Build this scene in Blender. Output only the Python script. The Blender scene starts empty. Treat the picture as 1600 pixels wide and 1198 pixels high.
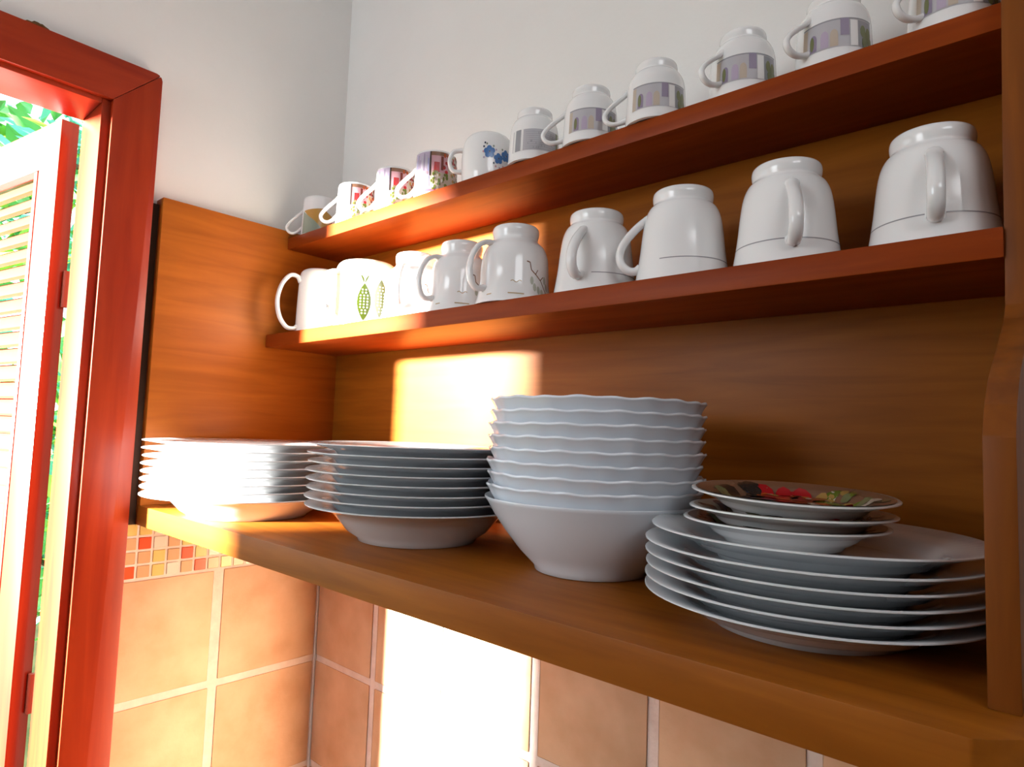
import bpy, bmesh, math, random
from mathutils import Matrix, Vector
from math import sin, cos, pi, radians

S = bpy.context.scene
COL = S.collection
random.seed(7)

# ------------------------------------------------------------------ camera
cam_d = bpy.data.cameras.new('camera')
cam = bpy.data.objects.new('camera', cam_d)
COL.objects.link(cam)
S.camera = cam
R_ = Vector((0.74630, 0.66468, 0.03510)); U_ = Vector((0.02323, -0.07871, 0.99663)); D_ = Vector((-0.66520, 0.74297, 0.07418))
CAM = Vector((0.9227, -0.5970, 0.11234))
m = Matrix(((R_.x, U_.x, -D_.x), (R_.y, U_.y, -D_.y), (R_.z, U_.z, -D_.z))).to_4x4()
m.translation = CAM
cam.matrix_world = m
cam_d.sensor_fit = 'HORIZONTAL'
cam_d.sensor_width = 36.0
cam_d.lens = 36.0 * 1014.67 / 1600
cam_d.clip_start = 0.02

# ------------------------------------------------------------------ sky, sun, fill lamps, exposure
wd = bpy.data.worlds.new('sky'); S.world = wd
wd.use_nodes = True
bg = wd.node_tree.nodes['Background']
bg.inputs['Color'].default_value = (0.80, 0.92, 1.0, 1)
bg.inputs['Strength'].default_value = 2.8

sun_d = bpy.data.lights.new('sun', 'SUN')
sun_d.energy = 105.0
sun_d.color = (1.0, 0.94, 0.86)
sun_d.angle = radians(5.4)
sun = bpy.data.objects.new('sun', sun_d); COL.objects.link(sun)
SUN_DIR = Vector((0.447, 0.894, -0.126))
sun.rotation_euler = SUN_DIR.to_track_quat('-Z', 'Y').to_euler()
sun.location = (-2, -3, 2)

def area(name, loc, target, sx, sy, power, color):
    a = bpy.data.lights.new(name, 'AREA'); a.shape = 'RECTANGLE'
    a.size = sx; a.size_y = sy; a.energy = power; a.color = color
    o = bpy.data.objects.new(name, a); COL.objects.link(o)
    o.location = loc
    o.rotation_euler = (Vector(target) - Vector(loc)).to_track_quat('-Z', 'Y').to_euler()
    return o
area('fill_lamp', (0.16, -1.60, 0.46), (0.45, 0, 0.32), 0.6, 0.6, 9.5, (0.90, 0.96, 1.0))  # unseen fill lamp, added to light the shelves from the front left
area('far_fill_lamp', (2.20, -1.30, 1.08), (0.0, -0.2, 0.80), 0.9, 0.5, 9, (0.96, 0.98, 1.0))  # second unseen lamp, added to brighten the left wall

S.view_settings.view_transform = 'Standard'
S.view_settings.look = 'None'
S.view_settings.gamma = 1.0
S.view_settings.use_curve_mapping = False
S.view_settings.exposure = 0.0

# ------------------------------------------------------------------ materials
def mat(name, col, rough=0.5, spec=0.5, coat=0.0, metallic=0.0):
    M = bpy.data.materials.new(name); M.use_nodes = True
    b = M.node_tree.nodes['Principled BSDF']
    b.inputs['Base Color'].default_value = (*col, 1)
    b.inputs['Roughness'].default_value = rough
    b.inputs['Specular IOR Level'].default_value = spec
    b.inputs['Coat Weight'].default_value = coat
    b.inputs['Coat Roughness'].default_value = 0.08
    b.inputs['Metallic'].default_value = metallic
    return M

def noisy(M, c1, c2, scale=(1, 1, 1), nscale=8, detail=6, lo=0.3, hi=0.7, bump=0.0, bscale=None, dist=0.0, space='Object'):
    nt = M.node_tree; N = nt.nodes; L = nt.links
    b = N['Principled BSDF']
    tc = N.new('ShaderNodeTexCoord'); mp = N.new('ShaderNodeMapping')
    mp.inputs['Scale'].default_value = scale
    L.new(tc.outputs[space], mp.inputs['Vector'])
    n = N.new('ShaderNodeTexNoise'); n.inputs['Scale'].default_value = nscale
    n.inputs['Detail'].default_value = detail; n.inputs['Distortion'].default_value = dist
    L.new(mp.outputs[0], n.inputs['Vector'])
    r = N.new('ShaderNodeValToRGB')
    r.color_ramp.elements[0].position = lo; r.color_ramp.elements[0].color = (*c1, 1)
    r.color_ramp.elements[1].position = hi; r.color_ramp.elements[1].color = (*c2, 1)
    L.new(n.outputs['Fac'], r.inputs['Fac']); L.new(r.outputs[0], b.inputs['Base Color'])
    if bump:
        n2 = N.new('ShaderNodeTexNoise'); n2.inputs['Scale'].default_value = bscale or nscale * 4
        n2.inputs['Detail'].default_value = 4
        L.new(tc.outputs[space], n2.inputs['Vector'])
        bp = N.new('ShaderNodeBump'); bp.inputs['Strength'].default_value = bump; bp.inputs['Distance'].default_value = 0.002
        L.new(n2.outputs['Fac'], bp.inputs['Height']); L.new(bp.outputs[0], b.inputs['Normal'])
    return M

M = {}
M['wood_x'] = noisy(mat('shelf_wood', (.4, .1, .01), .42, .18), (.225, .062, .0045), (.335, .102, .008), (1.2, 14, 14), 5, 6, dist=.6)
M['wood_red'] = noisy(mat('red_stained_shelf_wood', (.2, .04, .01), .42, .12), (.200, .028, .0025), (.285, .048, .004), (1.2, 14, 14), 5, 6, dist=.6)
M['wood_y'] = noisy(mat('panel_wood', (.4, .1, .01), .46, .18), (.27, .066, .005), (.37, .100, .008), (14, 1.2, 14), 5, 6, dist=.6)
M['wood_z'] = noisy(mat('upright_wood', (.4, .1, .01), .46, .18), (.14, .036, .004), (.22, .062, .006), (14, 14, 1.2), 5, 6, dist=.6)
M['frame'] = noisy(mat('frame_wood', (.3, .03, .01), .34, .25), (.23, .017, .004), (.33, .034, .007), (12, 12, 1.0), 5, 6, dist=.5)
M['frame_h'] = noisy(mat('frame_wood_level', (.3, .03, .01), .34, .25), (.23, .017, .004), (.33, .034, .007), (12, 1.0, 12), 5, 6, dist=.5)
M['shutter'] = noisy(mat('shutter_wood', (.4, .06, .02), .3, .4, .2), (.20, .018, .006), (.28, .034, .011), (10, 10, 1), 5, 5)
M['slat'] = noisy(mat('slat_wood', (.5, .1, .03), .45, .4), (.26, .034, .009), (.34, .052, .014), (6, 6, 10), 5, 5)
M['plaster'] = noisy(mat('white_plaster', (.8, .8, .78), .85, .2), (.80, .79, .765), (.86, .855, .83), (1, 1, 1), 3, 5, bump=.25, bscale=60)
M['dim'] = noisy(mat('stained_boarding', (.2, .12, .07), .6, .3), (.10, .065, .045), (.16, .11, .08), (8, 8, 1), 4)
M['ceil'] = mat('ceiling_paint', (.62, .62, .61), .9, .2)
M['floor'] = noisy(mat('floor_tile', (.1, .06, .05), .5, .4), (.085, .05, .035), (.13, .08, .06), (1, 1, 1), 3)
M['grout'] = noisy(mat('grout', (.75, .62, .55), .9, .1), (.72, .60, .54), (.82, .71, .65), (1, 1, 1), 60, 3, bump=.3, bscale=200)
M['tile'] = noisy(mat('beige_tile', (.6, .37, .22), .55, .35), (.58, .35, .20), (.72, .48, .31), (1, 1, 1), 16, 8, lo=.32, hi=.68, bump=.2, bscale=120, space='Object')
M['white'] = mat('white_porcelain', (.68, .70, .72), .10, .5, .2)
M['white2'] = mat('white_glazed_cup', (.80, .80, .80), .10, .5, .15)
M['cream'] = mat('cream_stoneware', (.84, .80, .66), .16, .5, .3)
M['bowl'] = mat('bluish_white_china', (.72, .77, .83), .18, .5, .3)
M['chrome'] = mat('steel', (.6, .6, .6), .3, .5, 0, 1)
M['rust'] = mat('rusty_iron', (.35, .08, .04), .6)
M['mud'] = noisy(mat('dried_mud', (.12, .06, .02), .95, .1), (.07, .035, .012), (.20, .10, .04), (1, 1, 1), 120, 4, bump=.8, bscale=300)
M['caulk'] = mat('white_plastic', (.86, .86, .84), .35)
def flat(name, c, rough=.25): M[name] = mat(name, c, rough, .5, .2); return M[name]
for nm, c in dict(ink_olive=(.030, .045, .004), ink_cream=(.84, .80, .60), ink_grey=(.30, .30, .32), ink_gold=(.42, .30, .16), ink_brown=(.20, .10, .06),
                  ink_sage=(.48, .50, .42), ink_blue=(.04, .15, .40), ink_navy=(.03, .04, .08), ink_pink=(.55, .30, .34), ink_lilac=(.45, .38, .50),
                  ink_haze=(.47, .46, .49), ink_plum=(.27, .22, .31), ink_moss=(.17, .18, .08), ink_red=(.36, .012, .014), ink_orange=(.40, .07, .015),
                  ink_green=(.12, .16, .02), ink_tan=(.45, .24, .05), ink_greygreen=(.24, .28, .22), ink_dark=(.035, .025, .02), ink_stone=(.50, .42, .34), ink_paleblue=(.30, .33, .55),
                  ink_maroon=(.16, .03, .02), ink_ochre=(.36, .22, .06), ink_rose=(.55, .13, .18), ink_white=(.8, .79, .78)).items():
    flat(nm, c)
for nm, c in dict(mosaic_red=(.72, .085, .02), mosaic_yellow=(.66, .50, .16), mosaic_beige=(.58, .36, .19), mosaic_pale=(.70, .66, .58), mosaic_brown=(.50, .30, .16)).items():
    M[nm] = mat(nm, c, .25, .5, .3)
M['bark'] = mat('bark', (.10, .06, .035), .9)
M['leaf_a'] = mat('leaf_green', (.10, .32, .08), .5); M['leaf_b'] = mat('leaf_teal', (.12, .42, .34), .45); M['leaf_c'] = mat('leaf_lime', (.30, .45, .06), .5)

# ------------------------------------------------------------------ object helpers
def link(name, me, parent=None, loc=None):
    o = bpy.data.objects.new(name, me); COL.objects.link(o)
    if parent is not None: o.parent = parent
    if loc is not None: o.location = loc
    return o
def tag(o, label=None, cat=None, group=None, kind=None):
    if label: o['label'] = label
    if cat: o['category'] = cat
    if group: o['group'] = group
    if kind: o['kind'] = kind
    return o
def empty(name, loc, label=None, cat=None, group=None, kind=None):
    o = bpy.data.objects.new(name, None); COL.objects.link(o); o.location = loc
    o.empty_display_size = .02
    return tag(o, label, cat, group, kind)
def tomesh(bm, name, mats, smooth=True, angle=35):
    bmesh.ops.recalc_face_normals(bm, faces=bm.faces)
    me = bpy.data.meshes.new(name); bm.to_mesh(me); bm.free()
    for x in (mats if isinstance(mats, (list, tuple)) else [mats]): me.materials.append(x)
    if smooth:
        for p in me.polygons: p.use_smooth = True
        me.set_sharp_from_angle(angle=radians(angle))
    return me
def addbox(bm, a, b, bev=0.0, segs=2):
    lo = [min(a[i], b[i]) for i in range(3)]; hi = [max(a[i], b[i]) for i in range(3)]
    r = bmesh.ops.create_cube(bm, size=1)
    for v in r['verts']:
        v.co = Vector([(lo[i] + hi[i]) / 2 + v.co[i] * (hi[i] - lo[i]) for i in range(3)])
    if bev:
        es = list({e for v in r['verts'] for e in v.link_edges})
        bmesh.ops.bevel(bm, geom=es, offset=bev, segments=segs, affect='EDGES', profile=.6)
def box(name, a, b, mt, parent=None, bev=0.0015, segs=2):
    bm = bmesh.new(); addbox(bm, a, b, bev, segs)
    return link(name, tomesh(bm, name, mt), parent)
def prism(name, pts, axis, lo, hi, mt, parent=None, bev=0.0):
    """polygon pts in the other two axes, extruded along axis"""
    bm = bmesh.new()
    def P(p, t):
        if axis == 0: return (t, p[0], p[1])
        if axis == 1: return (p[0], t, p[1])
        return (p[0], p[1], t)
    A = [bm.verts.new(P(p, lo)) for p in pts]; B = [bm.verts.new(P(p, hi)) for p in pts]
    bm.faces.new(A); bm.faces.new(B)
    for i in range(len(pts)):
        j = (i + 1) % len(pts); bm.faces.new((A[i], A[j], B[j], B[i]))
    bmesh.ops.recalc_face_normals(bm, faces=bm.faces)
    if bev: bmesh.ops.bevel(bm, geom=list(bm.edges), offset=bev, segments=2, affect='EDGES', profile=.6)
    return link(name, tomesh(bm, name, mt), parent)

def crom(P, n=4):
    """Catmull-Rom resample of open polyline of tuples"""
    out = []
    for i in range(len(P) - 1):
        p0 = P[max(i - 1, 0)]; p1 = P[i]; p2 = P[i + 1]; p3 = P[min(i + 2, len(P) - 1)]
        for k in range(n):
            t = k / n
            out.append(tuple(.5 * ((2 * b) + (-a + c) * t + (2 * a - 5 * b + 4 * c - d) * t * t + (-a + 3 * b - 3 * c + d) * t ** 3) for a, b, c, d in zip(p0, p1, p2, p3)))
    out.append(tuple(P[-1]))
    return out
def lathe(prof, n=64, wave=None):
    """closed-at-axis profile [(r,z)...]; r==0 makes a pole. wave(r,z,ang)->(r,z)"""
    bm = bmesh.new(); rings = []
    for r, z in prof:
        if r < 1e-6: rings.append([bm.verts.new((0, 0, z))])
        else:
            ring = []
            for i in range(n):
                a = 2 * pi * i / n
                rr, zz = wave(r, z, a) if wave else (r, z)
                ring.append(bm.verts.new((rr * cos(a), rr * sin(a), zz)))
            rings.append(ring)
    for A, B in zip(rings, rings[1:]):
        if len(A) == 1 and len(B) == 1: continue
        for i in range(n):
            j = (i + 1) % n
            if len(A) == 1: bm.faces.new((A[0], B[i], B[j]))
            elif len(B) == 1: bm.faces.new((A[i], B[0], A[j]))
            else: bm.faces.new((A[i], B[i], B[j], A[j]))
    return bm
def interp(prof, z):
    """outer radius at height z of a (r,z) list with rising z"""
    for (r0, z0), (r1, z1) in zip(prof, prof[1:]):
        if z0 <= z <= z1: return r0 + (r1 - r0) * (z - z0) / max(z1 - z0, 1e-9)
    return prof[0][0] if z < prof[0][1] else prof[-1][0]
def sweep(path, w, t, n=10, side=None):
    """sweep an ellipse (w across, t thick) along a path of (o,z) in the xz plane; w, t numbers or lists"""
    bm = bmesh.new(); rings = []; m_ = len(path)
    for k, (o, z) in enumerate(path):
        a = path[max(k - 1, 0)]; b = path[min(k + 1, m_ - 1)]
        tx, tz = b[0] - a[0], b[1] - a[1]; l = math.hypot(tx, tz) or 1; tx /= l; tz /= l
        nx, nz = -tz, tx
        f = k / (m_ - 1)
        flare = 1 + .35 * max(0, 1 - min(f, 1 - f) / .12)
        ww = (w[0] + (w[1] - w[0]) * f) if isinstance(w, (list, tuple)) else w
        ring = []
        for i in range(n):
            an = 2 * pi * i / n
            c_, s_ = cos(an) * t / 2 * flare, sin(an) * ww / 2 * flare
            ring.append(bm.verts.new((o + nx * c_, s_, z + nz * c_)))
        rings.append(ring)
    for A, B in zip(rings, rings[1:]):
        for i in range(n):
            j = (i + 1) % n; bm.faces.new((A[i], A[j], B[j], B[i]))
    bm.faces.new(rings[0]); bm.faces.new(rings[-1])
    return bm
def tube(pts, rad, n=8, taper=1.0):
    bm = bmesh.new(); rings = []
    for k, p in enumerate(pts):
        p = Vector(p); t = (Vector(pts[min(k + 1, len(pts) - 1)]) - Vector(pts[max(k - 1, 0)])).normalized()
        s = t.orthogonal().normalized(); q = t.cross(s)
        r = rad * (1 + (taper - 1) * k / (len(pts) - 1))
        rings.append([bm.verts.new(p + (s * cos(2 * pi * i / n) + q * sin(2 * pi * i / n)) * r) for i in range(n)])
    for A, B in zip(rings, rings[1:]):
        for i in range(n):
            j = (i + 1) % n; bm.faces.new((A[i], A[j], B[j], B[i]))
    bm.faces.new(rings[0]); bm.faces.new(rings[-1])
    return bm

# printed decoration: thin glaze patches that hug the surface they are printed on
class Decal:
    def __init__(s, fn): s.fn = fn; s.bm = bmesh.new(); s.mats = []
    def mi(s, name):
        if name not in s.mats: s.mats.append(name)
        return s.mats.index(name)
    def poly(s, pts, mt, off=.0003, rings=3):
        i = s.mi(mt)
        P = []
        for (x0, y0), (x1, y1) in zip(pts, list(pts[1:]) + [pts[0]]):
            n = 1 if abs(x0) < .07 and abs(x1) < .07 and rings > 10 else max(1, int(abs(x1 - x0) / .10))
            P += [(x0 + (x1 - x0) * q / n, y0 + (y1 - y0) * q / n) for q in range(n)]
        pts = P
        cx = sum(p[0] for p in pts) / len(pts); cy = sum(p[1] for p in pts) / len(pts)
        R = [[s.bm.verts.new(s.fn(cx + (x - cx) * k / rings, cy + (y - cy) * k / rings, off)) for x, y in pts] for k in range(1, rings + 1)]
        c = s.bm.verts.new(s.fn(cx, cy, off)); n = len(pts)
        for j in range(n):
            f = s.bm.faces.new((c, R[0][j], R[0][(j + 1) % n])); f.material_index = i
            for A, B in zip(R, R[1:]):
                f = s.bm.faces.new((A[j], B[j], B[(j + 1) % n], A[(j + 1) % n])); f.material_index = i
    def rect(s, a0, a1, z0, z1, mt, off=.0003, du=.12):
        i = s.mi(mt); n = max(1, int(abs(a1 - a0) / du) + 1); k = max(1, int(abs(z1 - z0) / .004) + 1)
        G = [[s.bm.verts.new(s.fn(a0 + (a1 - a0) * x / n, z0 + (z1 - z0) * y / k, off)) for x in range(n + 1)] for y in range(k + 1)]
        for y in range(k):
            for x in range(n):
                f = s.bm.faces.new((G[y][x], G[y][x + 1], G[y + 1][x + 1], G[y + 1][x])); f.material_index = i
    def ell(s, cx, cy, rx, ry, mt, off=.0003, n=12, rot=0, rings=2):
        s.poly([(cx + rx * cos(t) * cos(rot) - ry * sin(t) * sin(rot), cy + (rx * cos(t) * sin(rot) + ry * sin(t) * cos(rot))) for t in [2 * pi * k / n for k in range(n)]], mt, off, rings)
    def build(s, name, parent):
        me = bpy.data.meshes.new(name); s.bm.to_mesh(me); s.bm.free()
        for x in s.mats: me.materials.append(M[x])
        for p in me.polygons: p.use_smooth = True
        return link(name, me, parent)

# ================================================================== THE ROOM
WX = -0.0245          # plaster face of the left wall
WY = 0.008            # plaster face of the back wall
OUT = -0.090          # outer face of the left wall
DY0, DY1 = -0.357, -0.945   # door opening along y
DZ = 0.513            # head of the opening
FZ, CZ = -1.40, 1.30

bm = bmesh.new()
addbox(bm, (OUT, WY, FZ), (WX, DY0 + .008, CZ)); addbox(bm, (OUT, DY1 - .008, FZ), (WX, -2.70, CZ)); addbox(bm, (OUT, DY0 + .008, DZ + .006), (WX, DY1 - .008, CZ))
M['outer'] = noisy(mat('dark_outer_render', (.1, .08, .06), .9, .2), (.075, .055, .04), (.12, .09, .07), (1, 1, 1), 6, 5)  # unseen outer face, coloured dark to cut sun bounced onto the shutter edge
wl_me = tomesh(bm, 'wall_left', [M['plaster'], M['outer']], False)
for p in wl_me.polygons:
    if p.normal.x < -.9: p.material_index = 1
wall_left = tag(link('wall_left', wl_me), kind='structure')
bm = bmesh.new(); addbox(bm, (OUT, WY, FZ), (2.65, WY + .12, CZ))
wall_back = tag(link('wall_back', tomesh(bm, 'wall_back', M['plaster'], False)), kind='structure')
bm = bmesh.new(); addbox(bm, (2.65, WY + .12, FZ), (2.77, -2.70, CZ))
tag(link('wall_right', tomesh(bm, 'wall_right', M['dim'], False)), kind='structure')
bm = bmesh.new(); addbox(bm, (OUT, -2.70, FZ), (2.77, -2.82, CZ))
tag(link('wall_front', tomesh(bm, 'wall_front', M['dim'], False)), kind='structure')
bm = bmesh.new(); addbox(bm, (OUT, WY + .12, FZ), (2.77, -2.82, FZ - .1))
tag(link('floor', tomesh(bm, 'floor', M['floor'], False)), kind='structure')
bm = bmesh.new(); addbox(bm, (OUT, WY + .12, CZ), (2.77, -2.82, CZ + .1))
tag(link('ceiling', tomesh(bm, 'ceiling', M['ceil'], False)), kind='structure')

M['lawn'] = noisy(mat('garden_ground', (.05, .07, .02), .9, .1), (.035, .05, .015), (.08, .09, .035), (1, 1, 1), 5, 6)
bm = bmesh.new(); addbox(bm, (-40, -40, FZ - .12), (OUT, 40, FZ - .02))
tag(link('ground', tomesh(bm, 'ground', M['lawn'], False)), kind='structure')

# ---- tiled splashback, left wall: four rows of mosaic above big square tiles
TP = 0.1640; GR = 0.011
box('grout', (WX, .004, -1.0), (-.0238, -.292, -.0255), M['grout'], wall_left, 0)
box('grout', (-.020, WY, -1.0), (1.45, .0068, -.0255), M['grout'], wall_back, 0)
def tile(x0, x1, y0, y1, z0, z1, mt, parent, name='tile', bev=.0012, jit=.0):
    j = lambda: random.uniform(-jit, jit)
    return box(name, (x0, y0 + (j() if abs(x1 - x0) < .02 else 0), z0 + j()), (x1, y1, z1 + j()), mt, parent, bev)
TOPZ = -.1015
cols_left = [(.0045, -.1525), (-.1635, -.2900)]
for row in range(5):
    z1 = TOPZ - row * TP; z0 = z1 - TP + GR
    for (a, b) in cols_left:
        tile(-.0240, -.0226, a - .003, b, z0, z1, M['tile'], wall_left, jit=.0012)
    xs = [-.0200, .1255] + [.1255 + GR + k * .1530 for k in range(9)]
    tile(-.0200, .1235, .0065, .0054, z0, z1, M['tile'], wall_back, jit=.0010)
    for k in range(8):
        x0 = .1365 + k * .1528
        tile(x0, x0 + .1528 - GR - .0025, .0065, .0054, z0, z1, M['tile'], wall_back, jit=.0010)
pat = {  # colour of each mosaic tile, seen from the door frame toward the corner
    0: 'yyprbypbrybpybrp', 1: 'brpbypbyprybrbyp', 2: 'bbybrypbyrpbybrp', 3: 'rbypbrbybpyrbpyb'}
cm = dict(r='mosaic_red', y='mosaic_yellow', b='mosaic_beige', p='mosaic_pale', n='mosaic_brown')
MP = .0186
for row in range(4):
    z1 = -.0262 - row * MP
    for k in range(15):
        y0 = -.2885 + k * MP
        box('mosaic_tile', (-.0240, y0, z1 - MP + .0030), (-.0230, y0 + MP - .0030, z1), M[cm[pat[row][k]]], wall_left, .0006, 1)
# thin white bead in the tile corner
tag(box('trim_1', (-.0238, .0066, -1.0), (-.0206, .0030, -.0260), M['caulk'], None, .0006), kind='structure')

# ================================================================== DOOR
door = empty('door_1', (0, DY0, DZ), kind='structure')
def dpart(name, a, b, mt, bev=.0025):
    o = box(name, a, b, mt, door, bev); o.matrix_parent_inverse = Matrix.Translation((0, -DY0, -DZ)); return o
CX = -.0040
CY0, CY1 = -.2905, -.3465     # casing board
CZ0, CZ1 = .5195, .5755
def dprism(name, pts, mt):
    o = prism(name, pts, 0, WX, CX, mt, door, .0010); o.matrix_parent_inverse = Matrix.Translation((0, -DY0, -DZ)); return o
dprism('side_casing', [(CY0, FZ), (CY0, CZ1 - .0085), (CY0 - .0012, CZ1 - .0045), (CY0 - .0028, CZ1 - .0026), (CY1, CZ0), (CY1, FZ)], M['frame'])
dprism('head_casing', [(CY0 - .0032, CZ1 - .0022), (CY0 - .0052, CZ1 - .0008), (CY0 - .0085, CZ1), (DY1 - .07, CZ1), (DY1 - .07, CZ0), (CY1 - .0003, CZ0)], M['frame_h'])
dpart('side_casing', (WX, DY1 - .012, FZ), (CX, DY1 - .07, CZ0), M['frame'])
JX = -.0120
dpart('jamb', (OUT - .002, -.3440, FZ), (JX, DY0, CZ0), M['frame'], .0015)
dpart('jamb', (OUT - .002, DY1, FZ), (JX, DY1 - .014, CZ0), M['frame'], .0015)
dpart('head_jamb', (OUT - .002, DY0 - .0, DZ), (JX, DY1, CZ0 + .004), M['frame_h'], .0015)

# ---- louvred shutter leaf swung open outside
hx, hy = -.125, -.352
ax = Vector((-.985, -.172, 0)); nn = Vector((-.172, .985, 0))
leaf = empty('louvered_shutter', (hx, hy, -.80), 'reddish wooden louvered shutter leaf swung open outside the door frame', 'shutter')
leaf.rotation_euler = (0, 0, math.atan2(ax.y, ax.x))     # local +x along the leaf; local +y is toward the sunlit face
def lpart(name, a, b, mt, bev=.0015): return box(name, a, b, mt, leaf, bev)
LZ = .80
LT = .0225; LW = .52; TOP = .519 + LZ
lpart('stile', (0, 0, 0), (.0575, LT, TOP), M['shutter'])
lpart('stile', (LW - .0575, 0, 0), (LW, LT, TOP), M['shutter'])
lpart('rail', (.0575, .0005, TOP - .062), (LW - .0575, LT - .0005, TOP), M['shutter'])
lpart('rail', (.0575, .0005, 0), (LW - .0575, LT - .0005, .09), M['shutter'])
# inner beading round the louvres: dark groove, then a raised lip
for x0, x1 in ((.0635, .0735), (LW - .0735, LW - .0635)):
    lpart('bead', (x0, .003, .09), (x1, LT - .001, TOP - .062), M['shutter'], .001)
lpart('panel_backing', (.0570, .002, .09), (.0640, LT - .009, TOP - .062), M['shutter'], 0)
sl = None; k = 0; z = TOP - .078
while z > .10:
    if sl is None:
        bm = bmesh.new()
        addbox(bm, (.0735, -.0040, -.0030), (LW - .0735, .0040, .0030), .0008, 1)
        bm.free()
        bm = bmesh.new()
        # a flat blade tilted so that its lower edge leans toward the sunlit face
        hw, th, an = .0130, .0055, radians(58)
        dy, dz = cos(an) * hw, -sin(an) * hw; py, pz = sin(an) * th / 2, cos(an) * th / 2
        pts = [(-dy + py, -dz + pz), (dy + py, dz + pz), (dy - py, dz - pz), (-dy - py, -dz - pz)]
        A = [bm.verts.new((.0735, p[0], p[1])) for p in pts]; B = [bm.verts.new((LW - .0735, p[0], p[1])) for p in pts]
        bm.faces.new(A); bm.faces.new(B)
        for i in range(4): bm.faces.new((A[i], A[(i + 1) % 4], B[(i + 1) % 4], B[i]))
        sl = tomesh(bm, 'slat', M['slat'], False)
    link('slat', sl, leaf, (0, LT / 2, z)); z -= .0245
hb = bmesh.new(); bmesh.ops.create_cone(hb, cap_ends=True, segments=12, radius1=.004, radius2=.004, depth=.05)
link('hinge', tomesh(hb, 'hinge', M['rust']), leaf, (-.004, .002, .285 + LZ))
hb = bmesh.new(); bmesh.ops.create_cone(hb, cap_ends=True, segments=12, radius1=.004, radius2=.004, depth=.05)
link('hinge', tomesh(hb, 'hinge', M['rust']), leaf, (-.004, .002, -.25 + LZ))

M['gap'] = mat('painted_gap_shadow', (.035, .014, .006), .7, .2)
tag(box('gap_shadow_strip', (WX, -.2800, -.0253), (-.0120, -.2905, .4020), M['gap'], None, .0006), kind='structure')  # dark strip added as painted shadow between side panel and casing

# ---- mud clump on top of the head casing
bm = bmesh.new()
bmesh.ops.create_icosphere(bm, subdivisions=3, radius=1)
for v in bm.verts:
    k = 1 + .18 * sin(9 * v.co.x + 3 * v.co.y) + .12 * sin(13 * v.co.y + 7 * v.co.z) + random.uniform(-.06, .06)
    v.co = Vector((v.co.x * .0075 * k, v.co.y * .0125 * k, max(-.0, v.co.z) * .0060 * k - .0002))
o = link('mud_clump', tomesh(bm, 'mud_clump', M['mud']), None, (-.0125, -.4300, CZ1))
tag(o, 'small dark brown clump of dried mud on top of the door frame', 'clump')

# ---- garden tree beyond the door
tree = empty('leafy_tree', (-2.6, .55, -1.4), 'green leafy tree in the bright garden beyond the door frame', 'tree')
bm = tube([(0, 0, 0), (.05, .02, .8), (-.02, .05, 1.6), (.04, 0, 2.6)], .07, 10, .45)
link('trunk', tomesh(bm, 'trunk', M['bark']), tree)
rb = random.Random(3)
tips = []
for k in range(14):
    a = rb.uniform(0, 2 * pi); z0 = rb.uniform(.5, 2.4); L = rb.uniform(.5, 1.0)
    p0 = Vector((.02, .02, z0)); p2 = p0 + Vector((cos(a) * L, sin(a) * L, rb.uniform(.1, .5))); p1 = (p0 + p2) / 2 + Vector((0, 0, .1))
    link('branch', tomesh(tube([p0, p1, p2], .02, 6, .4), 'branch', M['bark']), tree)
    tips += [p1, p2, (p1 + p2) / 2]
bm = bmesh.new()
for k in range(2600):
    t = rb.choice(tips); c = t + Vector((rb.gauss(0, .20), rb.gauss(0, .20), rb.gauss(0, .20)))
    l = rb.uniform(.05, .10); w = l * .42
    q = Matrix.Rotation(rb.uniform(0, 2 * pi), 3, 'Z') @ Matrix.Rotation(rb.uniform(-1.1, 1.1), 3, 'X') @ Matrix.Rotation(rb.uniform(-.9, .9), 3, 'Y')
    P = [(-l, 0, 0), (-l * .3, w, .008), (l * .4, w * .8, .008), (l, 0, -.01), (l * .4, -w * .8, .008), (-l * .3, -w, .008), (0, 0, -.004)]
    V = [bm.verts.new(c + q @ Vector(p)) for p in P]
    mi = rb.choice((0, 0, 1, 1, 2))
    for i in range(6):
        f = bm.faces.new((V[6], V[i], V[(i + 1) % 6])); f.material_index = mi
me = tomesh(bm, 'foliage', [M['leaf_a'], M['leaf_b'], M['leaf_c']])
tag(link('foliage', me, tree), kind='stuff')

# ================================================================== SHELF UNIT
XR = .8860; TR = .0122
ZM, TM = .2445, .0189
ZT, TT = .3985, .0176
DM, DT, DB = .1239, .0980, .2800
unit = empty('wall_shelf_unit', (0, 0, 0), 'orange-brown wooden three-tier wall shelf filling the kitchen corner', 'shelf')
TB = .0253
o = prism('shelf', [(-.0235, .0075), (-.0235, -DB), (XR - .0010, -DB), (XR + .0070, -.2730), (XR + .034, -.2450), (XR + .034, .0075)], 2, -TB, 0, M['wood_x'], unit, .0012)
o['label'] = 'deep bottom shelf with clipped right corner'
o = box('shelf', (0, 0, ZM - TM), (XR, -DM, ZM), M['wood_red'], unit, .0012); o['label'] = 'narrow middle shelf'
o = box('shelf', (0, 0, ZT - TT), (XR, -DT, ZT), M['wood_red'], unit, .0012); o['label'] = 'narrow top shelf'
box('back_board', (0, 0, .0), (XR + .034, .0078, ZT - .002), M['wood_x'], unit, .0006)
o = box('side_panel', (-.0238, .0078, 0), (0, -DB, .4100), M['wood_y'], unit, .0012); o['label'] = 'full-depth left side panel'
o = prism('side_panel', [(0, 0), (-.2400, 0), (-.2415, .118), (-.2330, .132), (-.2150, .146), (-.1960, .156), (-.1700, .168), (-.1500, .178), (-.1330, .187), (-.1235, .197), (-.1215, .21), (-.1180, .30), (-.1050, .42), (-.0980, .62), (0, .62)], 0, XR, XR + TR, M['wood_z'], unit, .0008)
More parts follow.
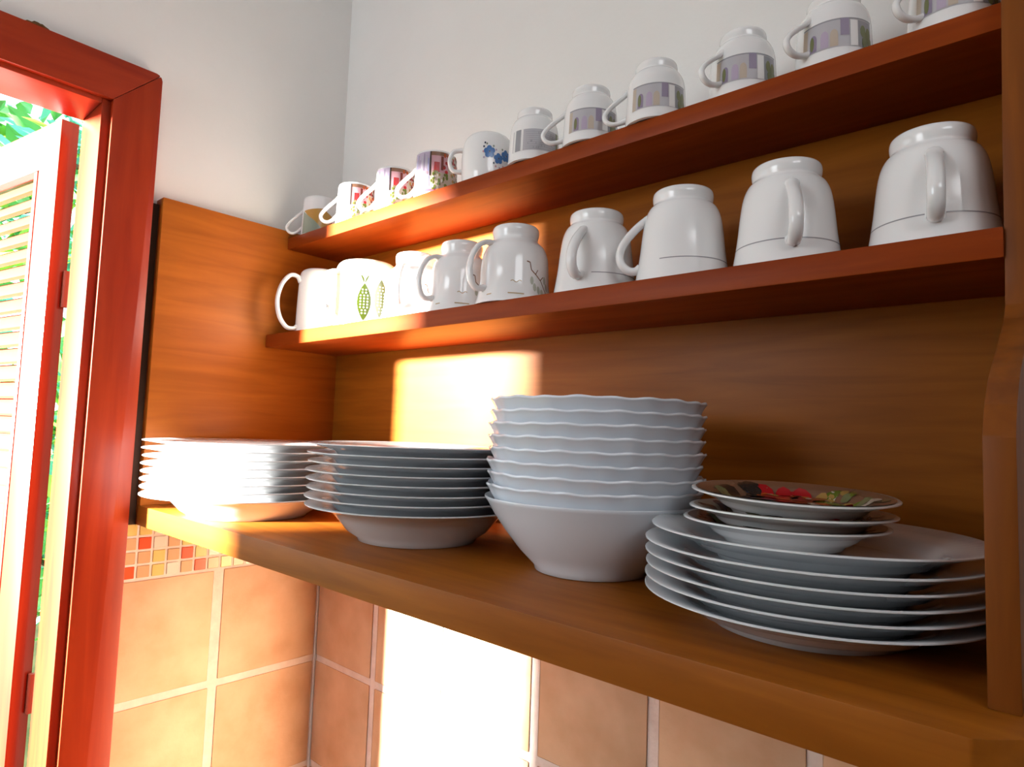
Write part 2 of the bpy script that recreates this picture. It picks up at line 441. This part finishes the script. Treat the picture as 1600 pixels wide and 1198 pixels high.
o['label'] = 'narrow right upright that flares out toward its foot'

# ================================================================== PLATES AND BOWLS
def plate_profile(rb, rr, h, kind, q=.83):
    if kind == 'dinner':
        out = [(0, .0030), (rb - .006, .0030), (rb - .005, .0004), (rb - .003, 0), (rb - .0006, .0004), (rb + .001, .0030), (rb + (rr - rb) * .16, h * .28), (rb + (rr - rb) * .30, h * (q - .25)), (rb + (rr - rb) * .40, h * (q - .07)), (rb + (rr - rb) * .50, h * q), (rr - .0012, h - .0006)]
        inn = [(rr - .0001, h - .0003), (rr - .0001, h + .0003), (rr - .0010, h + .0008), (rb + (rr - rb) * .49, h * q + .0026), (rb + (rr - rb) * .37, h * (q - .07) + .0028), (rb + (rr - rb) * .25, h * (q - .25) + .0016), (rb + (rr - rb) * .06, h * .28 + .0010), (rb - .003, .0068), (rb * .55, .0062), (0, .0060)]
    elif kind == 'soup':
        out = [(0, .0030), (rb - .006, .0030), (rb - .005, .0004), (rb - .003, 0), (rb - .0006, .0006), (rb + .001, .0040), (rb + (rr - rb) * .22, h * .30), (rb + (rr - rb) * .40, h * .62), (rb + (rr - rb) * .52, h * .80), (rb + (rr - rb) * .66, h * .88), (rr - .0012, h - .0006)]
        inn = [(rr - .0001, h - .0003), (rr - .0001, h + .0003), (rr - .0010, h + .0008), (rb + (rr - rb) * .66, h * .88 + .0026), (rb + (rr - rb) * .48, h * .80 + .003), (rb + (rr - rb) * .33, h * .62), (rb + (rr - rb) * .13, h * .30), (rb - .004, .0072), (rb * .5, .0064), (0, .0062)]
    return out + inn
def fine(out, n=3): return crom(out, n)
def make_plate(name, prof, mt, n=72, wave=None): return tomesh(lathe(prof, n, wave), name, mt, True, 60)
ORD = ['bottom', 'second from the bottom', 'third from the bottom', 'fourth from the bottom', 'fifth from the bottom', 'sixth from the bottom', 'seventh from the bottom', 'eighth from the bottom', 'ninth from the bottom']
def ordname(i, n):
    if i == 0: return 'bottom'
    if i == n - 1: return 'top'
    if i < n / 2: return ORD[i]
    return ['', 'second from the top', 'third from the top', 'fourth from the top', 'fifth from the top'][n - 1 - i]
def stack(name, me, x, y, z0, dz, n, fmt, cat, group, jit=.0008, seed=1, skip=()):
    rg = random.Random(seed); r = []
    for i in range(n):
        o = link(name, me, None, (x + rg.uniform(-jit, jit) * (i > 0), y + rg.uniform(-jit, jit) * (i > 0), z0 + i * dz))
        o.rotation_euler.z = rg.uniform(0, 6)
        tag(o, fmt % ordname(i, n), cat, group); r.append(o)
    return r
p1 = make_plate('dinner_plate', plate_profile(.0696, .1206, .0268, 'dinner'), M['white'])
stack('dinner_plate', p1, .1441, -.2053, 0, .00884, 8, 'white dinner plate, %s of the leftmost stack beside the door frame', 'plate', 'white dinner plates in the leftmost stack', seed=2)
p2 = make_plate('soup_plate', plate_profile(.0602, .1125, .0361, 'soup'), M['white'])
stack('soup_plate', p2, .4055, -.1560, 0, .00843, 8, 'deep white soup plate, %s of the stack left of the bowls', 'plate', 'white soup plates in the second stack', seed=4)
# bowls: one smooth bowl at the bottom, eight with fluted rims nested in it
RB, RR, HB = .0466, .0900, .0594
def bowl_prof(rr, h):
    out = [(0, .0035), (RB - .006, .0035), (RB - .0052, .0004), (RB - .003, 0), (RB - .0004, .0008), (RB + .0006, .0045), (RB + .0125, .0160), (RB + .0260, .0325), (RB + .0355, .0460), (rr - .0018, h - .0030)]
    inn = [(rr, h - .0006), (rr - .0002, h + .0004), (rr - .0016, h), (RB + .0325, .0460), (RB + .0230, .0335), (RB + .0090, .0180), (RB - .006, .0085), (RB * .5, .0072), (0, .0070)]
    return out + inn
b0 = make_plate('salad_bowl', bowl_prof(RR, HB), M['bowl'], 72)
tag(link('salad_bowl', b0, None, (.6080, -.1400, 0)), 'smooth-rimmed white bowl, bottom of the tall bowl stack', 'bowl', 'white bowls in the tall stack')
def flute(r, z, a):
    k = max(0, (z - .032) / (HB - .032)) ** 1.5
    s = sin(a * 22)
    return r + .0006 * k * s, z + .0004 * k * sin(a * 22 + .6) + .0003 * k * sin(a * 9)
b1 = make_plate('salad_bowl', fine(bowl_prof(RR - .0005, HB), 2), M['bowl'], 160, flute)
DZB = .00995
rg = random.Random(5)
for i in range(1, 9):
    o = link('salad_bowl', b1, None, (.6080 + rg.uniform(-.0012, .0012) + .00035 * i, -.1400 + rg.uniform(-.001, .001), i * DZB))
    o.rotation_euler.z = rg.uniform(0, 6)
    tag(o, 'fluted-rim white bowl, %s of the tall bowl stack' % ordname(i, 9), 'bowl', 'white bowls in the tall stack')
p4 = make_plate('dinner_plate', plate_profile(.0562, .0970, .0194, 'dinner', .62), M['white'])
stack('dinner_plate', p4, .7880, -.1688, 0, .0073, 5, 'large white dinner plate, %s of five even ones in the rightmost stack', 'plate', 'large white plates in the rightmost stack', seed=8)
o = link('dinner_plate', p4, None, (.7875, -.1600, .0374))
tag(o, 'large white dinner plate shifted back on top of the rightmost stack, below floral plates', 'plate', 'large white plates in the rightmost stack')
# three small floral plates
SP = plate_profile(.0370, .0632, .0150, 'dinner', .70)
p5 = make_plate('small_plate', SP, M['white2'], 64)
top_inner = [(0, .0060), (.0370 * .55, .0062), (.0340, .0068), (.0370 + .0262 * .06, .0150 * .28 + .0012), (.0370 + .0262 * .25, .0150 * .45 + .0017), (.0370 + .0262 * .37, .0150 * .63 + .0029), (.0370 + .0262 * .49, .0150 * .70 + .0027), (.0632 - .0010, .0150 + .0008)]
def plate_top(u, v, off):
    r = math.hypot(u, v)
    zz = top_inner[-1][1]
    for (r0, z0), (r1, z1) in zip(top_inner, top_inner[1:]):
        if r0 <= r <= r1: zz = z0 + (z1 - z0) * (r - r0) / (r1 - r0); break
    return (u, v, zz + off)
fx, fy = .7720, -.1520
for i, (z, dx, dy) in enumerate(((.0452, -.0030, -.0015), (.0528, .0005, .0), (.0610, .0012, .0010))):
    t = empty('small_plate', (fx + dx, fy + dy, z), ['small floral plate, lowest of the three on the rightmost stack', 'small floral plate, middle of the three on the rightmost stack', 'small floral plate with red blossoms, topmost of the three on the rightmost stack'][i], 'plate', 'small floral plates on the rightmost stack')
    link('plate_body', p5, t)
    if i == 2:      # topmost one sits a little askew, its far side higher
        t.rotation_euler = Matrix.Rotation(radians(2.6), 3, Vector((R_.x, R_.y, 0)).normalized()).to_euler(); t.location.z += .0028
    d = Decal(plate_top)
    # painted ground over the whole face, then flowers: dark left, red centre, olive right (as seen from the room)
    rg = random.Random(21 + i)
    d.ell(0, 0, .0604, .0604, 'ink_stone' if i == 1 else 'ink_brown', .0006, 48, 0, 30)
    rx = Vector((R_.x, R_.y)).normalized(); ry = Vector((-rx.y, rx.x))
    def Q(u, v): w = rx * u + ry * v; return w.x, w.y
    def blob(u, v, r, mt, off, n=9):
        x, y = Q(u, v); d.ell(x, y, r, r * rg.uniform(.6, 1), mt, off, n, rg.uniform(0, 3), 2)
    for k in range(16): blob(rg.uniform(-.050, -.030), rg.uniform(-.020, .025), rg.uniform(.003, .007), rg.choice(('ink_orange', 'ink_maroon', 'ink_brown')), .0007 + .00003 * k)
    for k in range(30): blob(rg.uniform(-.036, -.008), rg.uniform(-.040, .046), rg.uniform(.004, .009), rg.choice(('ink_dark', 'ink_dark', 'ink_navy', 'ink_moss')), .0013 + .00003 * k)
    for k in range(5): blob(rg.uniform(-.026, -.012), rg.uniform(-.035, .0), rg.uniform(.002, .004), 'ink_stone', .0024 + .00003 * k)
    for k in range(44): blob(rg.uniform(-.006, .026), rg.uniform(-.042, .049), rg.uniform(.004, .009), rg.choice(('ink_red', 'ink_orange', 'ink_red', 'ink_maroon')), .0014 + .00003 * k)
    for k in range(14): blob(rg.uniform(-.002, .024), rg.uniform(-.042, .045), rg.uniform(.0018, .0034), rg.choice(('ink_tan', 'ink_stone')), .0026 + .00003 * k)
    for k in range(36): blob(rg.uniform(.024, .049), rg.uniform(-.024, .026), rg.uniform(.003, .007), rg.choice(('ink_moss', 'ink_ochre', 'ink_green', 'ink_stone')), .0008 + .00003 * k)
    d.build('floral_print', t)

# ================================================================== CUPS (all stand upside down)
def cup_body(R, H, prof, wall=.0035, foot_in=True, n=64):
    """prof: [(r/R, z/H)] from lip to foot. Returns (mesh builder, sampled outer profile)"""
    outer = crom([(r * R, z * H) for r, z in prof], 5)
    rf, zt = outer[-1]
    top = [(rf - .0012, zt + .0006), (rf - .0030, zt + .0002), (rf - .0044, zt - .0012), (rf - .0052, zt - .0024), (0, zt - .0026)] if foot_in else [(rf * .8, zt + .0008), (0, zt + .0010)]
    inner = [(max(r - wall, .004), min(z, zt - .010)) for r, z in outer if z < zt - .012]
    ins = [(0, zt - .0095), (max(inner[-1][0] * .7, .002), zt - .0100)] + inner[::-1]
    lip = [(outer[0][0] - wall * .5, -.0000)]
    full = [(0, zt - .0095)] + ins[1:] + lip + outer + top
    return lathe(full, n), outer
BELL = [(1, 0), (.985, .02), (.94, .14), (.885, .33), (.845, .52), (.808, .66), (.765, .75), (.705, .815), (.640, .850), (.610, .872), (.622, .905), (.630, .945), (.620, .982), (.595, 1)]
BRANCH = [(1, 0), (.98, .02), (.92, .10), (.868, .26), (.850, .48), (.82, .62), (.74, .73), (.64, .785), (.575, .82), (.562, .86), (.580, .91), (.585, .95), (.570, .985), (.55, 1)]
SMALL = [(1, 0), (.99, .02), (.965, .10), (.945, .30), (.920, .56), (.880, .70), (.80, .79), (.715, .838), (.655, .866), (.660, .91), (.668, .95), (.655, .985), (.63, 1)]
ROUND = [(.93, 0), (.95, .02), (.985, .14), (1, .35), (1, .55), (.97, .74), (.90, .87), (.80, .95), (.70, .985), (.60, 1)]
STRAIGHT = [(1.02, 0), (1.01, .02), (1.0, .08), (.985, .3), (.965, .6), (.945, .88), (.935, .955), (.90, .99), (.86, 1)]
TALL = [(1, 0), (1.0, .02), (.99, .10), (.97, .4), (.945, .7), (.925, .86), (.88, .945), (.80, .985), (.74, 1)]
FISH = [(1, 0), (1, .02), (1.005, .1), (1.01, .4), (1.005, .7), (.985, .86), (.955, .93), (.90, .975), (.84, 1)]

def cup(name, x, y, z, R, H, prof, mt, phi, path, w, t, label, group=None, cat='mug', deco=None, wall=.0035, foot=True):
    root = empty(name, (x, y, z), label, cat, group)
    bm, outer = cup_body(R, H, prof, wall, foot)
    link('cup_body', tomesh(bm, 'cup_body', mt, True, 60), root)
    P = crom([(o * R, zz * H) for o, zz in path], 5)
    h = link('handle', tomesh(sweep(P, w, t, 12), 'handle', mt, True, 60), root)
    h.rotation_euler.z = phi
    if deco:
        pc = math.atan2(CAM.y - y, CAM.x - x)
        fn = lambda a, zz, off: ((interp(outer, zz) + off) * cos(pc + a), (interp(outer, zz) + off) * sin(pc + a), zz)
        d = Decal(fn); deco(d, R, H, pc); d.build('printed_pattern', root)
    return root
def facing(x, y, deg): return math.atan2(CAM.y - y, CAM.x - x) + radians(deg)

EAR = [(.66, .735), (.80, .70), (1.02, .60), (1.22, .47), (1.31, .35), (1.27, .24), (1.12, .17), (.98, .165), (.88, .185)]
CANG = [(.66, .76), (.84, .765), (1.06, .70), (1.22, .56), (1.28, .40), (1.22, .25), (1.08, .18), (.88, .19)]
LOOP = [(.80, .68), (.98, .60), (1.28, .49), (1.54, .38), (1.66, .28), (1.58, .19), (1.36, .145), (1.12, .16), (.90, .20)]
TEAR = [(.90, .70), (1.08, .62), (1.40, .48), (1.68, .33), (1.78, .22), (1.66, .12), (1.42, .09), (1.18, .14), (.92, .26)]
SQR = [(.92, .72), (1.12, .72), (1.34, .68), (1.46, .55), (1.45, .40), (1.34, .30), (1.14, .27), (.92, .28)]
BIGC = [(.86, .80), (1.02, .88), (1.34, .88), (1.66, .72), (1.80, .48), (1.68, .24), (1.38, .09), (1.08, .075), (.94, .10)]

# ---- middle shelf
ym = -.0800
def greyline(d, R, H, pc, a0=-1.5, a1=1.5, gap=None):
    z = .205 * H
    d.rect(a0, a1, z - .00045, z + .00045, 'ink_grey', .0002)
def gl(gaps):
    def f(d, R, H, pc):
        for a0, a1 in gaps: greyline(d, R, H, pc, a0, a1)
    return f
cup('tall_mug', .066, -.0760, ZM, .0340, .0960, TALL, M['white2'], radians(-108), BIGC, .0125, .0062,
    'plain white mug with big round handle in the corner, leftmost on the middle shelf', deco=lambda d, R, H, pc: [
        d.ell(.26 + a, z * H, .05, .0032, 'ink_navy', .0003 + .0001 * i, 8, r) for i, (a, z, r) in enumerate(((0, .30, .6), (.10, .34, -.4), (.02, .42, 0), (.12, .46, .3), (.06, .25, .2)))])
def fish(d, R, H, pc):
    for j, c in enumerate((-.06, .47, 1.0)):
        up = (j % 2 == 0)
        z0, z1 = (.05, .62) if up else (.10, .70)
        n = 14; L = []
        hw = .215
        for k in range(n + 1):
            f = k / n; L.append((c - hw * sin(pi * f) ** .85, (z0 + (z1 - z0) * f) * H))
        for k in range(n - 1, 0, -1):
            f = k / n; L.append((c + hw * sin(pi * f) ** .85, (z0 + (z1 - z0) * f) * H))
        d.poly(L, 'ink_olive', .0003, 3)
        zt = (z1 if up else z0) * H; s = 1 if up else -1
        for q in (-1, 1):
            d.ell(c + q * .075, zt + s * .0048, .030, .0056, 'ink_olive', .0003, 10, 0) if False else d.poly([(c, zt - s * .001), (c + q * .05, zt + s * .002), (c + q * .13, zt + s * .0095), (c + q * .10, zt + s * .0105), (c + q * .03, zt + s * .0060)], 'ink_olive', .0003, 2)
        for k in range(9):
            f = .20 + .62 * k / 8
            wv = hw * sin(pi * f) ** .85
            m_ = 1 if wv < .10 else (2 if wv < .18 else 3)
            for q in range(m_):
                a = c + (q - (m_ - 1) / 2) * .105
                d.ell(a, (z0 + (z1 - z0) * (f if up else 1 - f)) * H, .026, .00105, 'ink_cream', .0006, 8, 0, 1)
cup('fish_mug', .1870, ym, ZM, .0415, .0880, FISH, M['cream'], facing(.187, ym, -68), CANG and [(.90, .80), (1.10, .82), (1.38, .74), (1.50, .52), (1.44, .28), (1.22, .14), (.94, .14)], .0125, .007,
    'cream mug printed with green spotted fish, second from left on the middle shelf', foot=False, deco=fish)
def branch(d, R, H, pc):
    def line(pts, w, mt):
        for (a0, z0), (a1, z1) in zip(pts, pts[1:]):
            dx, dz = (a1 - a0) * R, (z1 - z0); l = math.hypot(dx, dz) or 1; px, pz = -dz / l * w / R, dx / l * w
            d.poly([(a0 + px, z0 + pz), (a1 + px, z1 + pz), (a1 - px, z1 - pz), (a0 - px, z0 - pz)], mt, .0003, 1)
    sq = [(-.10 + .30 * k / 14, (.245 + .012 * sin(2 * pi * k / 14 * 1.5)) * H) for k in range(15)]
    line(sq, .00045, 'ink_gold')
    line([(-.16, .098 * H), (.26, .092 * H)], .0006, 'ink_gold')
    line([(-.78, .092 * H), (-.62, .098 * H)], .0006, 'ink_gold')
    line([(.34, .50 * H), (.44, .49 * H), (.48, .40 * H), (.66, .34 * H), (.82, .28 * H), (.95, .18 * H), (1.05, .10 * H)], .0006, 'ink_brown')
    line([(.62, .35 * H), (.70, .41 * H)], .0005, 'ink_brown')
    line([(.80, .29 * H), (.92, .34 * H)], .0005, 'ink_brown')
    for a, z, r in ((.50, .27, .3), (.58, .19, -.2), (.70, .16, .5), (.82, .13, .1), (.98, .30, .4), (1.06, .22, -.3), (.90, .08, .2)):
        d.ell(a, z * H, .055, .0045, 'ink_sage', .00025, 10, 0)
for x, deg, lab in ((.2900, -22, 'white cup with a gold-trimmed foot in the sunlight right of the fish mug'),
                    (.3750, -62, 'white cup with gold squiggle half hidden behind the branch-printed cup'),):
    cup('branch_cup', x, ym - .001, ZM, .0420, .0845, BRANCH, M['white2'], facing(x, ym, deg), CANG, .0090, .0058, lab, 'white footed cups with faint branch print', 'cup', branch)
cup('branch_cup', .4620, -.0845, ZM, .0430, .0860, BRANCH, M['white2'], facing(.462, ym, -58), CANG, .0095, .0060,
    'white cup printed with a thin brown branch, left of the plain bell cups', 'white footed cups with faint branch print', 'cup', branch)
g = 'white bell cups with a thin grey line'
cup('bell_cup', .5640, ym, ZM, .0415, .0820, BELL, M['white2'], facing(.564, ym, -24), EAR, (.0105, .0100), .0075, 'white bell cup with slanting handle, first one right of the branch-printed cup', g, 'cup', gl([(-.1, 1.5)]))
cup('bell_cup', .6560, ym, ZM, .0415, .0835, BELL, M['white2'], facing(.656, ym, -84), EAR, (.0105, .0100), .0075, 'white bell cup with its handle standing out fully to the left, on the middle shelf', g, 'cup', gl([(-.5, 1.5)]))
cup('bell_cup', .7455, ym, ZM, .0415, .0840, BELL, M['white2'], facing(.7455, ym, 7), EAR, (.0105, .0100), .0075, 'white bell cup with handle facing the room, second from the right upright', g, 'cup', gl([(-1.5, 1.5)]))
cup('bell_cup', .8440, ym, ZM, .0412, .0820, BELL, M['white2'], facing(.844, ym, 2), EAR, (.0105, .0100), .0075, 'white bell cup at the right end of the middle shelf, against the upright', g, 'cup', gl([(-1.5, 1.5)]))

# ---- top shelf
yt = -.0680
def landscape(d, R, H, pc):
    d.poly([(-1.10, .02 * H), (-1.10, .60 * H), (-.3, .33 * H), (.36, .02 * H)], 'ink_greygreen', .0006, 8)
    d.poly([(-1.08, .61 * H), (.10, .66 * H), (.80, .46 * H), (.42, .02 * H)], 'ink_tan', .0003, 8)
cup('landscape_mug', .0395, yt, ZT, .0275, .0600, STRAIGHT, M['white2'], facing(.0395, yt, -98), TEAR, .0062, .0042,
    'white mug with a grey-green and tan printed band, leftmost on the top shelf', foot=False, deco=landscape)
def flower_town(seed):
    def f(d, R, H, pc):
        rg = random.Random(seed)
        d.rect(-1.25, 1.75, .075 * H, .945 * H, 'ink_stone', .0002)
        d.rect(-1.25, -.28, .14 * H, .945 * H, 'ink_lilac', .0003)
        k = 0
        for a in [-1.2 + .115 * i for i in range(8)]:
            d.rect(a, a + .05, rg.uniform(.5, .62) * H, rg.uniform(.75, .92) * H, rg.choice(('ink_paleblue', 'ink_white', 'ink_plum', 'ink_haze')), .0005)
            d.rect(a + .02, a + .09, rg.uniform(.16, .22) * H, rg.uniform(.36, .48) * H, rg.choice(('ink_white', 'ink_white', 'ink_paleblue', 'ink_lilac')), .0005)
        for i in range(10):
            d.ell(rg.uniform(-1.1, -.35), rg.uniform(.2, .5) * H, .05, .0022, rg.choice(('ink_white', 'ink_paleblue', 'ink_pink', 'ink_rose')), .0006 + .00002 * i, 8)
        d.rect(-1.15, .05, .075 * H, .135 * H, 'ink_rose', .0004)
        d.rect(-.31, -.24, .42 * H, .945 * H, 'ink_dark', .0006)
        d.rect(-.24, .60, .50 * H, .945 * H, 'ink_pink', .0003)
        d.rect(-.24, .55, .86 * H, .945 * H, 'ink_brown', .0005)
        d.rect(-.10, .16, .50 * H, .72 * H, 'ink_red', .0006)
        d.rect(.22, .34, .55 * H, .85 * H, 'ink_maroon', .0006)
        for i in range(42):
            d.ell(rg.uniform(.34, 1.7), rg.uniform(.50, .92) * H, rg.uniform(.05, .10), rg.uniform(.0016, .0030), rg.choice(('ink_orange', 'ink_red', 'ink_orange', 'ink_maroon', 'ink_tan')), .0005 + .00001 * i, 8, 0, 1)
        for i in range(60):
            d.ell(rg.uniform(-.15, 1.7), rg.uniform(.10, .50) * H, rg.uniform(.03, .08), rg.uniform(.0012, .0032), rg.choice(('ink_green', 'ink_moss', 'ink_green', 'ink_stone', 'ink_ochre')), .0005 + .00001 * i, 8, 0, 1)
        for i in range(14):
            d.ell(rg.uniform(-.2, .3), rg.uniform(.18, .46) * H, .045, .0022, rg.choice(('ink_white', 'ink_stone', 'ink_green')), .0011 + .00001 * i, 8, 0, 1)
    return f
g = 'flower and house patterned mugs'
for x, lab in ((.1325, 'red and lilac house-patterned mug, leftmost of the three alike in the sunlight'), (.2240, 'red and lilac house-patterned mug, middle of the three alike'), (.3065, 'red and lilac house-patterned mug, nearest the blue-flowered cup')):
    cup('patterned_mug', x, yt, ZT, .0272, .0592, STRAIGHT, M['white2'], facing(x, yt, -97), TEAR, .0072, .0052, lab, g, 'mug', flower_town(4), foot=False)
def blueflower(d, R, H, pc):
    rg = random.Random(5)
    for c, z, s in ((.05, .50, 1.15), (.40, .38, 1.0), (.72, .47, 1.1)):
        for k in range(5):
            t = 2 * pi * k / 5 + .4
            d.ell(c + cos(t) * .105 * s, z * H + sin(t) * .0036 * s, .085 * s, .0030 * s, 'ink_blue', .0003 + .00004 * k, 10)
        d.ell(c, z * H, .03, .001, 'ink_navy', .0008, 8)
    for a, z in ((-.16, .60), (-.12, .68), (-.05, .66), (-.18, .50), (-.15, .38), (.2, .62), (.3, .55), (.55, .58), (.22, .28), (.3, .22), (.45, .2), (.6, .24)):
        d.ell(a, z * H, .035, .0014, rg.choice(('ink_greygreen', 'ink_lilac', 'ink_navy', 'ink_pink')), .0004, 7)
cup('blue_flower_cup', .3985, yt, ZT, .0305, .0580, ROUND, M['white2'], facing(.3985, yt, -92), SQR, .0075, .0050,
    'rounded white cup with blue flowers on the top shelf', foot=False, cat='cup', deco=blueflower)
def arcade(d, R, H, pc):
    d.rect(-.85, 1.15, .155 * H, .53 * H, 'ink_haze', .0002)
    d.rect(-.85, 1.15, .51 * H, .53 * H, 'ink_grey', .0003)
    d.rect(-.85, -.70, .155 * H, .50 * H, 'ink_stone', .0003)
    for a, mt in ((-.52, 'ink_plum'), (-.22, 'ink_lilac'), (.02, 'ink_stone')):
        d.rect(a - .10, a + .10, .17 * H, .32 * H, mt, .0004); d.ell(a, .32 * H, .10, .0045, mt, .0004, 12)
    d.ell(-.55, .28 * H, .06, .006, 'ink_moss', .0006, 10)
    d.rect(.18, .40, .30 * H, .52 * H, 'ink_plum', .0005)
    d.rect(.43, .64, .16 * H, .50 * H, 'ink_white', .0004)
    d.rect(.66, 1.10, .155 * H, .50 * H, 'ink_grey', .0004)
    for k, (a, z) in enumerate(((.80, .36), (.90, .28), (.84, .22), (.98, .34), (1.02, .22))): d.ell(a, z * H, .09, .005, 'ink_moss', .0006 + .00005 * k, 9)
def map_print(d, R, H, pc):
    d.rect(-.95, 1.15, .155 * H, .54 * H, 'ink_haze', .0002)
    d.rect(-.90, -.80, .155 * H, .54 * H, 'ink_white', .0003)
    d.rect(-.78, -.55, .155 * H, .54 * H, 'ink_grey', .0004); d.rect(-.53, -.44, .155 * H, .54 * H, 'ink_white', .0004)
    rg = random.Random(9)
    for k in range(9):
        z = (.18 + .038 * k) * H; d.rect(-.34, 1.12, z, z + .0003, 'ink_grey', .0004)
    for k in range(26):
        a = rg.uniform(-.32, 1.1); z = (.18 + .038 * rg.randrange(8)) * H; d.rect(a, a + .018, z, z + .0022, 'ink_grey', .0004)
    d.rect(.98, 1.15, .155 * H, .54 * H, 'ink_moss', .0005)
g = 'small white cups with a grey picture band'
cups = [(.4745, None, 'map', 'small white cup with a grey map-like printed band, right of the blue-flowered cup'),
        (.5490, -90, 'arc', 'small white cup with grey arcade band, first right of the map-printed cup'),
        (.6235, -92, 'arc', 'small white cup with a grey arcade band, second right of the map-printed cup'),
        (.7040, -42, 'arc', 'small grey-banded white cup, third from the right end of the top shelf'),
        (.7770, -42, 'arc', 'small grey-banded white cup, second from the right end of the top shelf'),
        (.8555, -42, 'arc', 'small white cup cut by the photo edge at the right end of the top shelf')]
for x, deg, k, lab in cups:
    yy = -.0740 if .45 < x < .65 else yt
    cup('picture_cup', x, yy, ZT, .0290, .0610, SMALL, M['white2'], facing(x, yt, -150 if deg is None else deg), LOOP, .0058, .0044, lab, g, 'cup', map_print if k == 'map' else arcade)
